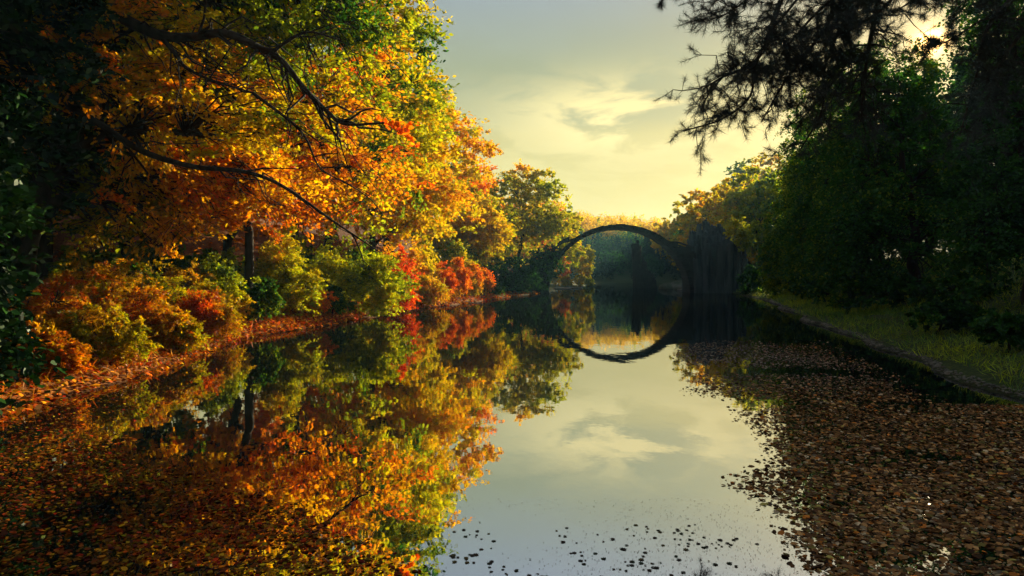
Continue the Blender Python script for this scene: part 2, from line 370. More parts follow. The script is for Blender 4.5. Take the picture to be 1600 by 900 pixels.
def bridge():
    rng = np.random.default_rng(11)
    root = empty("stone_bridge", (BX, BY, 0))
    tag(root, "dark basalt bridge whose half circle arch mirrors into a full ring on the water", "bridge")
    bm = bmesh.new()                                     # arch ring, voussoir by voussoir
    N = 62; ang = np.linspace(-.06, pi + .06, N + 1); W = 1.25
    for k in range(N):
        a0, a1 = ang[k] + .002, ang[k + 1] - .002
        th = .37 + rng.uniform(-.03, .05); w = W + rng.uniform(-.06, .06); ji = rng.uniform(-.03, .03)
        def ring(a, e): return (-(RXI + ji + e) * cos(a), (RZI + ji + e) * sin(a))
        (x0, z0), (x1, z1) = ring(a0, 0), ring(a1, 0); (x2, z2), (x3, z3) = ring(a1, th), ring(a0, th)
        hexa(bm, [(x0, -w, z0), (x1, -w, z1), (x2, -w, z2), (x3, -w, z3)], [(x0, w, z0), (x1, w, z1), (x2, w, z2), (x3, w, z3)])
    bmesh.ops.recalc_face_normals(bm, faces=bm.faces)
    bm_obj("arch", bm, M_STONE, root)
    xm_bump = lambda v: -5.75 < v < -5.0
    # deck stones: ragged capping slabs with low parapet lumps
    bms = {-1: bmesh.new(), 1: bmesh.new()}; x = -9.2
    while x < 9.0:
        l = rng.uniform(.25, .5)
        def deck(xx):
            z0 = (RZI + .38) * sqrt(max(0, 1 - (xx / (RXI + .38)) ** 2)) if abs(xx) < RXI + .5 else 0
            rp = 5.0 - .55 * max(0, abs(xx) - 5.0) if xx < 0 else 4.85 - .36 * max(0, abs(xx) - 5.6)
            return max(z0, rp) if abs(xx) > 4.6 else z0
        za, zb = deck(x), deck(x + l); h = rng.uniform(.03, .10)
        if xm_bump(x): h += .22
        for s in (-1, 1):
            bm = bms[s]; hh = h * rng.uniform(.7, 1.1); y0, y1 = s * 1.28, s * .85
            hexa(bm, [(x, y0, za - .10), (x + l * .98, y0, zb - .10), (x + l * .98, y1, zb - .10), (x, y1, za - .10)],
                     [(x + .015, y0, za + hh), (x + l * .96, y0, zb + hh * rng.uniform(.85, 1.1)), (x + l * .96, y1, zb + hh), (x + .015, y1, za + hh * .9)])
        x += l
    for bm in bms.values():
        bmesh.ops.recalc_face_normals(bm, faces=bm.faces); bm_obj("parapet", bm, M_STONE, root)
    # spandrel walls and abutments of rough blocks, kept outside the ring
    for side in (-1, 1):
        bm = bmesh.new(); z = -.6
        while z < 5.3:
            h = rng.uniform(.26, .46)
            zi = min(max(z + h * .5, 0) / (RZI + .41), .999)
            xi = (RXI + .37) * sqrt(1 - zi * zi)
            x = xi + rng.uniform(-.02, .05); xe = 9.6 + rng.uniform(-.3, .3) + (1.0 if side < 0 else 0)
            top = 0
            while x < xe:
                l = rng.uniform(.4, .95); xm = x + l
                top = (4.95 - .55 * max(0, xm - 5.0)) if side < 0 else 4.8 - .36 * max(0, xm - 5.6)
                if z + h < top + .1:
                    e = rng.uniform(-.05, .08); y = 1.2 + e
                    a, b = side * x, side * (x + l * .985)
                    j = rng.uniform(-.03, .03, 8)
                    hexa(bm, [(a + j[0], -y, z + j[1]), (b + j[2], -y, z), (b, y, z), (a, y, z)], [(a, -y + j[3], z + h * .98), (b, -y + j[4], z + h * .97 + j[5]), (b, y, z + h * .98), (a, y, z + h * .98)])
                x += l
            z += h
        bmesh.ops.recalc_face_normals(bm, faces=bm.faces)
        bm_obj("abutment", bm, M_STONE, root)
bridge()

def columns(bm, rng, cells, prof, r=.24):
    """a bundle of hexagonal basalt prisms"""
    for (x, y) in cells:
        h = prof(x, y)
        if h is None: continue
        rr = r * rng.uniform(.85, 1.08); ph = rng.uniform(0, pi / 3); n = int(rng.choice([5, 6, 6, 7])); lean = rng.normal(0, .03, 2)
        a0 = np.sort(np.arange(n) * 2 * pi / n + ph + rng.uniform(-.15, .15, n)); z = -.8; prev = None
        while z < h:                                     # drums stacked with open, shifted joints
            hz = min(rng.uniform(.5, 1.5), h - z + .05); f = rr * rng.uniform(.90, 1.06); ox, oy = rng.normal(0, .02, 2) + lean * max(z, 0); tz = rng.normal(0, .05 if z + hz < h else .14, n)
            lo = [bm.verts.new((x + ox + f * cos(a), y + oy + f * sin(a), z)) for a in a0]
            hi = [bm.verts.new((x + ox + f * .97 * cos(a), y + oy + f * .97 * sin(a), z + hz - .02 + q * (z + hz >= h))) for a, q in zip(a0, tz)]
            for k in range(n): bm.faces.new((lo[k], lo[(k + 1) % n], hi[(k + 1) % n], hi[k]))
            bm.faces.new(hi); bm.faces.new(lo[::-1]); z += hz
def hexgrid(x0, x1, y0, y1, s, rng):
    o = []; r = 0; y = y0
    while y <= y1:
        x = x0 + (s / 2 if r % 2 else 0)
        while x <= x1: o.append((x + rng.normal(0, .03), y + rng.normal(0, .03))); x += s
        y += s * .87; r += 1
    return o
def outcrop():
    rng = np.random.default_rng(21)
    def prof(x, y):
        px = 800 + x / 66.5 * F
        t = np.interp(px, [1076, 1084, 1088, 1110, 1130, 1136, 1150, 1160, 1168], [384, 372, 356, 352, 355, 366, 378, 400, 440])
        z = CAMZ + (HOR - t) / F * 66.5
        if abs(y - 66.6) / 3.0 > 1 - ((x - 20) / 4.6) ** 2 * .6: return None
        z -= max(66.4 - y, 0) * .75 + max(y - 66.4, 0) * .3
        return z + rng.choice([0, 0, .25, .6, -.4, -.8]) * rng.uniform(.5, 1)
    bm = bmesh.new(); columns(bm, rng, hexgrid(17.3, 22.9, 63.6, 69.5, .42, rng), prof, .235)
    o = bm_obj("rock_outcrop", bm, M_COLUMN)
    tag(o, "crag of upright dark basalt columns with a jagged top beside the bridge", "rock")
    def prof2(x, y):
        px = 800 + x / 90 * F
        t = np.interp(px, [990, 992, 997, 999, 1004, 1012, 1020, 1026], [430, 375, 380, 432, 402, 424, 430, 446])
        return CAMZ + (HOR - t) / F * 90 - abs(y - 90) * .3 + rng.uniform(-.4, .2)
    bm = bmesh.new(); columns(bm, rng, hexgrid(16.15, 19.0, 89.2, 91, .30, rng), prof2, .17)
    o = bm_obj("rock_needle", bm, M_STONE)
    tag(o, "slender basalt needle with broken lower columns standing in the lake behind the arch", "rock")
    # mossy boulders at the water behind the arch
    bm = bmesh.new(); nn = Noise3(rng, 1.1)
    for (px, py, y, r) in [(1046, 449, 84, 1.0), (1060, 446, 84, 1.3), (1072, 445, 82.5, 1.2), (1064, 452, 81, .6)]:
        c = at(px, py, y); m = bmesh.ops.create_icosphere(bm, subdivisions=3, radius=r, matrix=__import__('mathutils').Matrix.Translation((c[0], c[1], 0.1)))
        for v in m['verts']:
            p = np.array(v.co); k = 1 + .22 * float(nn(p[None])[0]); v.co = (c[0] + (p[0] - c[0]) * k * 1.3, c[1] + (p[1] - c[1]) * k, .1 + (p[2] - .1) * k * .75)
    o = bm_obj("boulder", bm, rough_mat("mossy rock", (.03, .045, .02), (.09, .085, .06), 1.5, .9, .6))
    tag(o, "low heap of mossy boulders at the foot of the arch beyond the bridge", "boulder")
outcrop()

# ------------------------------------------------------------------ trees
def crown_centres(env, n, rng, shell=.5):
    w = np.array([e[3] * e[4] * e[5] for e in env]) ** .67; w /= w.sum()
    cs = []; outs = []
    for e, k in zip(env, rng.multinomial(n, w)):
        d = unit(rng.normal(size=(k, 3))); r = rng.uniform(shell ** 3, 1, k) ** (1 / 3.)
        nz = Noise3(rng, 2.2); r = r * (1 + .20 * nz(d * 1.0))
        cs.append(np.array(e[:3]) + d * r[:, None] * np.array(e[3:6])); outs.append(d)
    return np.vstack(cs), np.vstack(outs)

def sprays(c, o, R, K, L, rng, droop=.25, up=.9, flat=.35):
    """leaf positions along K twigs per cluster; returns centres, normals, twig directions, cluster number"""
    C = len(c); R = np.broadcast_to(np.asarray(R, float), (C,)) * rng.uniform(.7, 1.3, C)
    a = unit(o * np.array([1, 1, .35]) + np.array([0, 0, .12]) + rng.normal(0, .35, (C, 3)))
    n = np.array([0, 0, 1.]) * up + rng.normal(0, flat, (C, 3)); n = unit(n - (n * a).sum(-1, keepdims=True) * a); b = np.cross(n, a)
    phi = rng.uniform(-1.35, 1.35, (C, K)); ln = rng.uniform(.45, 1.0, (C, K)) * R[:, None]
    tw = np.cos(phi)[..., None] * a[:, None] + np.sin(phi)[..., None] * b[:, None] + rng.normal(0, .16, (C, K, 3))
    s = rng.uniform(.12, 1.0, (C, K, L)) ** .8
    base = c - a * R[:, None] * .45
    p = base[:, None, None] + s[..., None] * ln[:, :, None, None] * tw[:, :, None] + rng.normal(0, 1, (C, K, L, 3)) * (.055 * R[:, None, None, None])
    p[..., 2] -= droop * (s ** 2) * ln[:, :, None]
    nn = n[:, None, None] + rng.normal(0, .55, (C, K, L, 3)); dd = tw[:, :, None] + rng.normal(0, .6, (C, K, L, 3)) - np.array([0, 0, .3])
    return p.reshape(-1, 3), nn.reshape(-1, 3), dd.reshape(-1, 3), np.repeat(np.arange(C), K * L), base, (tw * ln[..., None], droop)

def colour_of(p, cl, C, t, spread, rng, grad=None, vary=.28, freq=.5):
    """leaf colour drifting from spray to spray"""
    nz = Noise3(rng, freq); cp = np.zeros((C, 3)); np.add.at(cp, cl, p); cp /= np.maximum(np.bincount(cl, minlength=C), 1)[:, None]
    tc_ = t + spread * nz(cp) + rng.normal(0, spread * .35, C)
    if grad is not None: tc_ = tc_ + grad(cp)
    return leaf_colour(tc_[cl] + rng.normal(0, .05, len(cl)), rng, vary)

def build_tree(name, base, env, nclu, R, K, L, leaf, t, spread, seed, trunk_r=.22, mat=None, tpl=LEAF4, droop=.25, shell=.45, grad=None, limbs=7,
               lean=(0, 0), twigs=False, width=1.0, vary=.28, flat=.35, up=.9, trunk_top=.62, freq=.5, parts=('crown', 'trunk'), shade=1.0):
    """trunk with limbs reaching into the crown, and a crown of leafy sprays; world coordinates"""
    rng = np.random.default_rng(seed); base = np.array(base, float)
    root = empty(name, base)
    c, o = crown_centres(env, nclu, rng, shell)
    c = c - base
    p, n, d, cl, sb, (tw, dr) = sprays(c, o, R, K, L, rng, droop, up, flat)
    col = colour_of(p, cl, len(c), t, spread, rng, (lambda q: grad(q + base)) if grad else None, vary, freq)
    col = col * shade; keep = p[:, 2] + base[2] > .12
    sz = leaf * rng.uniform(.65, 1.25, len(p))
    me = leaves_mesh(parts[0], p[keep], n[keep], d[keep], sz[keep], col[keep], tpl, width)
    mesh_obj(parts[0], me, mat or M_AUT, root)
    tb = Tubes(); cc = c.mean(0); topz = c[:, 2].min() + (c[:, 2].max() - c[:, 2].min()) * trunk_top
    top = np.array([cc[0] * .8 + lean[0], cc[1] * .8 + lean[1], topz])
    tp = curve_pts((0, 0, -.3), top, 9, rng, 0, .025)
    tr = trunk_r * np.linspace(1, .35, 9); tr[0] *= 1.5
    tb.add(tp, tr, 9)
    # limbs by simple clustering of the spray bases
    k = limbs; mu = c[rng.choice(len(c), k, replace=False)]
    for _ in range(5):
        lab = ((c[:, None] - mu[None]) ** 2).sum(-1).argmin(1)
        mu = np.array([c[lab == q].mean(0) if (lab == q).any() else mu[q] for q in range(k)])
    for q in range(k):
        h = np.clip((mu[q][2] * .75 - tp[0, 2]) / max(top[2] - tp[0, 2], .1), .25, .98)
        s0 = np.array([np.interp(h, np.linspace(0, 1, 9), tp[:, ax]) for ax in range(3)]); r0 = np.interp(h, np.linspace(0, 1, 9), tr) * .62
        lp = curve_pts(s0, mu[q], 7, rng, .10, .06); lr = r0 * np.linspace(1, .3, 7); tb.add(lp, lr, 6)
        for j in np.nonzero(lab == q)[0]:
            m = ((lp - sb[j]) ** 2).sum(-1).argmin(); m = max(0, m - 1)
            bp = curve_pts(lp[m], sb[j], 4, rng, .08, .08); tb.add(bp, max(lr[m] * .35, .008) * np.linspace(1, .35, 4), 4)
            if twigs:
                for w in range(K):
                    s = np.linspace(0, 1, 3)[:, None]; q3 = sb[j] + s * tw[j, w]; q3[:, 2] -= (dr * s[:, 0] ** 2) * np.linalg.norm(tw[j, w])
                    tb.add(q3, [.009, .006, .003], 3)
    mesh_obj(parts[1], tb.mesh(parts[1]), M_BARK, root)
    return root

def copy_tree(o, loc, rot=0, scale=1):
    c = o.copy(); COL.objects.link(c); c.location = loc; c.rotation_euler = (0, 0, rot); c.scale = (scale,) * 3 if np.isscalar(scale) else scale
    for ch in o.children:
        d = ch.copy(); COL.objects.link(d); d.parent = c
    return c

def bank(x, y): return (x, y, gz(x, y))

# --- near oak hanging over the left of the water, with hand-laid limbs
def near_oak():
    b = bank(-10.2, 13.5)
    g = lambda q: np.where(q[:, 0] < -8.4, -.14, .0) + .08 * np.sin(q[:, 2] * 1.3) + np.where((q[:, 2] > 5.6) & (q[:, 0] > -6), -.25, 0) + np.where((q[:, 2] < 4.4), .14, 0)
    root = build_tree("oak_tree", b, [(-8.6, 14, 8.6, 4.6, 3.6, 3.9), (-5.8, 15, 6.6, 3.4, 3.0, 2.5), (-8.0, 14.5, 4.6, 3.2, 2.4, 1.5), (-4.6, 15.5, 8.6, 2.4, 2.6, 1.8), (-8.4, 15.2, 3.4, 2.6, 1.6, .9), (-6.4, 16.5, 3.9, 2.0, 1.6, .8)], 760, .90, 7, 19, .105, .51, .23, 101, .34, tpl=LOBED, limbs=9,
                      shell=.25, grad=g, twigs=True, droop=.3)
    rng = np.random.default_rng(7); L1 = Tubes()
    Yd = 12.6
    def limb(pts, r0, r1, n=6):
        P_ = spline([at(px, py, y) for px, py, y in pts], n) - np.array(b); L1_ = Tubes()
        L1_.add(P_, np.linspace(r0, r1, len(P_)), 8)
        for k in [q for q in range(3, len(P_) - 2) for _ in range(2) if rng.random() < .27]:
            dirn = unit(P_[k + 1] - P_[k] + rng.normal(0, .03, 3)); e = P_[k] + dirn * rng.uniform(.4, 1.2) + rng.normal(0, .38, 3) - np.array([0, 0, .15])
            L1_.add(curve_pts(P_[k], e, 5, rng, .05, .08), np.linspace(max(r0 * .25, .014), .006, 5), 5)
        mesh_obj("limb", L1_.mesh("limb"), M_BARK, root)
    limb([(60, -40, 12.8), (190, 28, 12.6), (250, 55, 12.5), (300, 58, 12.4), (352, 52, 12.3), (405, 75, 12.2), (440, 95, 12.1), (475, 138, 12.0), (512, 175, 12.0), (540, 194, 12.0), (600, 192, 12.0)], .115, .02)
    limb([(250, 55, 12.5), (275, 85, 12.3), (290, 105, 12.2), (330, 125, 12.1), (395, 145, 12.1)], .05, .014)
    limb([(352, 52, 12.3), (420, 78, 12.0), (440, 70, 12.0), (480, 50, 11.9), (530, 62, 11.9)], .05, .014)
    limb([(80, 150, 12.8), (150, 190, 12.6), (220, 235, 12.5), (300, 260, 12.4), (380, 268, 12.3), (440, 290, 12.3), (520, 345, 12.4), (590, 392, 12.5)], .075, .012)
    limb([(395, 145, 12.1), (470, 205, 12.1), (500, 262, 12.1), (550, 290, 12.1)], .03, .008)
    tag(root, "old oak with rusty gold lobed leaves and long dark limbs reaching over the water", "tree")
near_oak()

def T(name, label, cat, base, env, n, R, K, L, leaf, t, sp, seed, group=None, **kw):
    o = build_tree(name, base, env, n, R, K, L, leaf, t, sp, seed, **kw); return tag(o, label, cat, group)

WATERSIDE = []
T("maple_tree", "slender dark trunk under spreading orange sprays, standing between the rounded bushes", "tree", bank(-8.1, 21.0),
  [(-7.0, 20.5, 7.4, 4.2, 3.6, 4.2), (-5.6, 20.5, 4.9, 3.2, 2.4, 1.3), (-9.6, 19.5, 5.2, 2.6, 2.4, 2.0)], 360, 1.1, 6, 15, .13, .61, .20, 102, trunk_r=.17, tpl=LEAF6, limbs=8, shell=.3, twigs=True, lean=(-.6, 0))
T("oak_tree", "tall tree with a fresh green and yellow top against the grey sky", "tree", bank(-9.2, 27.5),
  [(-7.4, 27, 10.0, 4.9, 4.4, 6.6), (-5.2, 27, 12.2, 2.7, 2.6, 3.2), (-4.7, 27, 7.8, 2.6, 2.4, 2.6)], 460, 1.2, 6, 15, .18, .36, .22, 103, trunk_r=.26, tpl=LEAF6, limbs=8, shell=.35,
  grad=lambda q: .10 * np.sin(q[:, 2] * .9 + 2))
T("maple_tree", "golden leaning maple low over the water with the row of red bushes beneath", "tree", bank(-8.0, 36),
  [(-6.6, 36, 8.4, 4.2, 4, 5.2), (-4.6, 35.5, 5.8, 2.6, 2.6, 1.9)], 350, 1.2, 6, 15, .20, .56, .18, 104, trunk_r=.22, limbs=7, shell=.35)
T("maple_tree", "broad orange and olive tree sloping down towards the gap of sky", "tree", bank(-8.4, 45),
  [(-7.2, 45, 9.4, 5.6, 4.6, 6.0), (-4.8, 45, 8.4, 3.9, 3.6, 4.0), (-8.0, 45, 13.2, 3.8, 3.4, 2.8)], 450, 1.35, 6, 15, .24, .56, .18, 105, trunk_r=.27, limbs=9, shell=.4,
  grad=lambda q: .10 * sst(q[:, 0], -7, -2) - .06)
T("birch_tree", "bright yellow green young tree behind the dark bush near the bridge", "tree", bank(-4.6, 56),
  [(-3.6, 56, 6.2, 3.6, 3.0, 3.8), (-5.6, 55, 4.6, 2.4, 2.2, 1.8), (-2.2, 56, 5.0, 2.6, 2.4, 2.2)], 300, 1.2, 6, 14, .25, .43, .08, 106, trunk_r=.16, limbs=7, shell=.35)
T("linden_tree", "green tree with an orange tinted top beside the bridge end", "tree", bank(.6, 70.5),
  [(1.3, 70, 8.6, 4.9, 3.6, 4.4), (1.8, 70, 10.8, 2.9, 2.4, 2.6), (-1.4, 69.5, 6.8, 3.0, 3.0, 2.8), (4.3, 70, 7.0, 2.7, 2.6, 2.6)], 420, 1.2, 5, 15, .27, .40, .05, 107, trunk_r=.22, limbs=8, shell=.4,
  grad=lambda q: -.01 + .20 * sst(q[:, 2], 10.8, 13.2) + .04 * np.sin(q[:, 0] * 1.2))
T("fir_tree", "small pointed dark fir at the edge of the green tree by the bridge", "tree", bank(4.0, 79),
  [(6.6, 79, 4.6, 1.9, 1.7, 1.7), (6.65, 79, 6.6, 1.25, 1.2, 1.4), (6.7, 79, 8.6, .65, .6, 1.4)], 120, .8, 6, 12, .24, .30, .10, 108, trunk_r=.12, limbs=5, shell=.2)
T("beech_tree", "glowing yellow tree seen through the arch", "tree", bank(7.6, 101),
  [(7.6, 98, 4.9, 2.3, 2.0, 3.2), (9.9, 99, 3.6, 1.6, 1.5, 2.4), (6.0, 97, 6.2, 2.0, 2.0, 2.0)], 120, 1.0, 5, 13, .32, .55, .06, 109, trunk_r=.14, limbs=6, shell=.3)
T("maple_tree", "small orange red tree low at the waterline seen through the arch", "tree", bank(6.3, 93.5),
  [(7.0, 93.5, 2.9, 1.1, 1.1, 1.5)], 50, .7, 5, 12, .28, .78, .05, 110, trunk_r=.09, limbs=4, shell=.2)
T("alder_tree", "narrow olive green tree at the inner edge of the yellow trees through the arch", "tree", bank(10.6, 104),
  [(11.3, 103, 3.6, 1.2, 1.2, 2.6)], 90, .8, 6, 12, .30, .36, .08, 111, trunk_r=.1, limbs=4, shell=.2)

for k, (px, pt, y, hw, t) in enumerate([(868, 418, 89, 12, .58), (884, 424, 93, 14, .5), (904, 428, 97, 14, .42), (920, 432, 105, 12, .3)]):
    WATERSIDE.append((px, pt, y, hw, t, 380 + k))
# --- woodland filling the bank behind the left trees: four kinds, copied
def stock(name, env, n, R, leaf, t, sp, seed, **kw):
    return build_tree(name, (0, 0, 0), env, n, R, 5, 13, leaf, t, sp, seed, **kw)
wood = [stock("beech_tree", [(0, 0, 7.5, 4.2, 4.2, 5.4)], 230, 1.3, .30, .66, .14, 201, trunk_r=.24),
        stock("oak_tree", [(0, 0, 7, 4.6, 4.6, 5.0)], 230, 1.3, .30, .45, .16, 202, trunk_r=.26),
        stock("maple_tree", [(0, 0, 6.5, 3.8, 3.8, 4.8)], 210, 1.25, .28, .74, .14, 203, trunk_r=.2),
        stock("oak_tree", [(0, 0, 6.5, 4.0, 4.0, 5.4)], 230, 1.25, .30, .20, .10, 204, trunk_r=.24)]
wl_ = ["copper leaved tree in the wood behind the bank", "olive yellow tree in the wood behind the bank", "orange red tree in the wood behind the bank", "deep green tree in the wood behind the bank"]
spots = [(-13, 19, 2), (-14, 24.5, 3), (-12.5, 30, 0), (-16, 17, 3), (-12.5, 39, 2), (-13, 48, 1), (-10, 54, 0), (-18, 26, 1), (-19, 34, 3), (-18, 44, 0), (-15, 58, 1), (-8, 63, 1), (-4, 72, 0),
         (-1, 82, 1), (-21, 20, 1), (-13.5, 15.5, 0), (-17, 22, 3), (-12, 23, 3), (-15, 12.0, 3), (-19, 13.5, 3), (-15, 8, 3), (-9, 77, 2), (2, 92, 0), (-6, 90, 1), (4, 108, 1), (7, 120, 0), (0, 104, 2)]
rw = np.random.default_rng(77); used = set()
for (x, y, k) in spots:
    loc = bank(x, y); s = rw.uniform(.85, 1.15); r_ = rw.uniform(0, 6.28)
    if k not in used: o = wood[k]; o.location = loc; o.rotation_euler = (0, 0, r_); o.scale = (s, s, s); used.add(k)
    else: o = copy_tree(wood[k], loc, r_, s)
    tag(o, wl_[k], "tree", ["copper trees behind the bank", "olive trees behind the bank", "orange trees behind the bank", "green trees behind the bank"][k])

# --- shrubs
def S(name, label, px, ptop, y, halfpx, nleaf, leaf, t, sp, seed, depth=1.0, low=.1, group=None, cat="shrub", extra=(), lump=.22, mat=None, grad=None, shade=1.0):
    """shrub from its photo column, its top row, its depth and its half width in pixels: a heap of leafy lobes"""
    rng = np.random.default_rng(seed + 5000)
    x = (px - 800) / F * y; top = CAMZ + (HOR - ptop) / F * y; r = halfpx / F * y; g = gz(x, y)
    zc_ = (top + g + low) / 2; rz = max((top - g - low) / 2, .2)
    main = [(x, y, zc_ - rz * .12, r * .80, r * depth * .80, rz * .82)] + [(x + dx * r, y + dy * r, zc_ + dz * rz, r * q, r * q * depth, rz * q) for dx, dy, dz, q in extra]
    env = list(main)
    for e in main:
        for _ in range(9):
            d = unit(rng.normal(size=3) + np.array([0, -.35, .25])); q = rng.uniform(.26, .5)
            env.append((*(np.array(e[:3]) + d * np.array(e[3:6]) * rng.uniform(.6, 1.0)), *(np.array(e[3:6]) * q * rng.uniform(.8, 1.25, 3))))
    R_ = np.clip(.42 * min(r, rz), .16, .7)
    o = build_tree(name, (x, y, g), env, int(nleaf / 55), R_, 5, 15, leaf * .9, t, sp * 1.2, seed, trunk_r=.045, mat=mat or M_SHRUB, shell=.2, droop=.35, flat=.6, vary=.4, limbs=6, trunk_top=.3,
                   grad=grad, freq=1.3, parts=('foliage', 'stem'), shade=shade)
    return tag(o, label, cat, group)

S("rhododendron_bush", "round yellow green bush above the orange bank", 352, 396, 19.6, 60, 12000, .10, .40, .07, 301, grad=lambda q: .12 * sst(-q[:, 2], -1.6, -.6))
S("rhododendron_bush", "tall olive yellow bush beside the slender dark trunk", 446, 342, 22.9, 52, 14000, .11, .40, .08, 302, extra=[(-.6, .2, -.35, .7), (.3, 0, -.5, .75)], grad=lambda q: .12 * sst(q[:, 2], 1.6, 3.2))
S("azalea_bush", "small orange bush at the tip of the leafy bank", 490, 444, 24.3, 32, 6000, .085, .64, .08, 303, grad=lambda q: .14 * sst(q[:, 0], -7.6, -6.8))
S("rhododendron_bush", "big bright green bush with dark hollows", 548, 346, 27.2, 78, 20000, .13, .36, .08, 304, extra=[(-.5, -.3, -.3, .65), (.55, .0, -.45, .6)], lump=.32)
S("azalea_bush", "fiery red bush in front of the big green one", 622, 366, 32.0, 38, 10000, .11, .93, .05, 305, extra=[(.25, -.2, -.5, .7)], lump=.3)
for k, (px, pt, y, hw, t, lab) in enumerate([(405, 430, 20.6, 34, .26, "low dark green bush under the slender trunk"), (520, 440, 25.6, 30, .22, "low dim green bush filling the gap at the water beside the small orange one"), (585, 425, 29.3, 34, .34, "olive bush at the water between the green and the fiery ones"), (675, 420, 36.6, 30, .52, "gold bush squeezed behind the waterline row")]):
    S("azalea_bush", lab, px, pt, y, hw, 6000, .11, t, .08, 370 + k)
S("azalea_bush", "low rusty bush at the waterline under the red one", 603, 452, 32.0, 32, 3500, .09, .72, .08, 306)
S("azalea_bush", "small round olive orange bush at the waterline", 657, 440, 35.8, 25, 4500, .10, .58, .08, 307)
S("azalea_bush", "golden bush rising behind the small round ones", 650, 378, 38.4, 42, 7000, .13, .56, .10, 308)
for k, (px, pt, y, hw, lab) in enumerate([(688, 402, 39.0, 25, "first orange bush of the striped row at the water"), (717, 392, 42.8, 26, "second orange bush of the striped row at the water"),
                                          (740, 400, 46.0, 18, "third orange bush of the striped row at the water"), (757, 410, 49.0, 17, "last and smallest orange bush of the striped row")]):
    S("azalea_bush", lab, px, pt, y, hw, 12000, .105, .54, .06, 310 + k, group="orange bushes in a row along the water", grad=lambda q, px=px, y=y: .26 * sst(q[:, 0] - (px - 800) / F * y + .35 * (q[:, 2] - 1.4), -.2, .6))
S("rhododendron_bush", "yellow green bush behind the striped orange row", 705, 352, 49.5, 40, 7000, .17, .38, .10, 315)
S("rhododendron_bush", "dark glossy evergreen bush overhanging the water by the bridge", 797, 390, 57.5, 37, 9000, .19, .07, .05, 316, mat=M_EVER, extra=[(-.5, 0, -.4, .7), (.7, .2, -.4, .7)])
S("ivy_bush", "dark shrub growing over the top of the bridge end", 846, 377, 64.2, 36, 8000, .20, .10, .06, 317, mat=M_EVER, extra=[(.5, .3, .3, .5)])
for k, (px, pt, y, hw, t) in enumerate([(395, 395, 26.0, 60, .12), (250, 370, 23.0, 70, .2), (470, 372, 30.0, 60, .16), (150, 370, 19.0, 70, .3), (590, 380, 37.0, 60, .3), (330, 372, 24.5, 60, .35), (560, 375, 33.0, 45, .2), (700, 372, 54.0, 60, .3), (760, 372, 60.0, 60, .2)]):
    S("woodland_shrub", "dim understorey shrub on the slope between the trunks", px, pt, y, hw, 9000, .17, t, .10, 350 + k, group="understorey shrubs on the slope")
for (px, pt, y, hw, t, sd), lab in zip(WATERSIDE, ["gold shrub at the waterline seen at the inner edge of the arch", "yellow shrub at the waterline behind the arch", "yellow green shrub at the waterline behind the arch", "dim green shrub where the yellow trees end behind the arch"]):
    S("willow_bush", lab, px, pt, y, hw, 3000, .26, t, .06, sd)
# brushy brown bank
for k, (px, pt, y, hw, t, lab) in enumerate([(280, 392, 18.4, 55, .66, "thicket of gold brown twigs below the oak, next to the round bush"), (205, 385, 17.0, 60, .72, "thicket of rusty brown twigs on the bank under the oak"),
        (130, 390, 14.6, 60, .74, "thicket of copper sprays behind the low brush"), (70, 410, 12.6, 60, .66, "thicket of dull brown brush beside the black holly"), (318, 446, 17.4, 40, .82, "low red brush at the foot of the round bush"),
        (225, 440, 14.2, 55, .78, "low orange brown brush above the leafy shore"), (262, 478, 14.4, 42, .74, "lowest tuft of rusty brush near the water line"), (150, 462, 11.9, 60, .68, "low tangle of copper brush by the near shore"), (60, 500, 10.2, 50, .62, "low brown tangle at the edge of the black evergreens")]):
    x = (px - 800) / F * y; g = gz(x, y); r = hw / F * y; top = CAMZ + (HOR - pt) / F * y; h = max(top - g, .35)
    o = build_tree("bracken_bush", (x, y, g), [(x, y, g + h * .48, r, r * .8, h * .46), (x - r * .7, y, g + h * .3, r * .7, r * .6, h * .34), (x + r * .7, y, g + h * .3, r * .7, r * .6, h * .34)], 210, .34 * (y / 15), 6, 14, .08, t - .04, .20, 330 + k, trunk_r=.035, shell=.15, droop=.5, flat=.7, width=.6, vary=.5, limbs=6, trunk_top=.3, twigs=False, shade=.62, freq=1.4, parts=('foliage', 'stem'))
    tag(o, lab, "shrub")
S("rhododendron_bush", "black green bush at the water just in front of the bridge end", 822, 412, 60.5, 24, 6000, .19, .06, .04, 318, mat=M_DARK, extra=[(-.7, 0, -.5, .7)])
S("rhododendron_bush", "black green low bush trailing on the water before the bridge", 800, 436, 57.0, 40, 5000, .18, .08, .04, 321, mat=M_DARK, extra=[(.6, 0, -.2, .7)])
S("azalea_bush", "dull green bush low at the end of the striped row", 772, 438, 51.5, 22, 4000, .16, .18, .06, 319)
# dark evergreens at the near left edge, leaf colour lowered to stand for shade
def E(label, base, env, n, leaf, t, seed, name="holly_tree", **kw):
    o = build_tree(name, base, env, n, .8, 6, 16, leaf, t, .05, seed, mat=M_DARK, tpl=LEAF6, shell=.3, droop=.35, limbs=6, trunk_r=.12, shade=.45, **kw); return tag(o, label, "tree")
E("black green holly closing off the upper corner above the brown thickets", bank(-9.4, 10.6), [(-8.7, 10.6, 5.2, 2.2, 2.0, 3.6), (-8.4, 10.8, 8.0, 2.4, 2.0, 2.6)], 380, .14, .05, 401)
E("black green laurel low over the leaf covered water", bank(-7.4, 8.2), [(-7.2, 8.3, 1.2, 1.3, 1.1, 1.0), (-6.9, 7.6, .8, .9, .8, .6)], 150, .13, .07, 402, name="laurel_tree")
E("dark laurel with a few rusty sprays at the corner of the oak", bank(-8.8, 9.2), [(-8.2, 9.3, 2.9, 1.5, 1.3, 1.6)], 170, .13, .10, 403, name="laurel_tree")

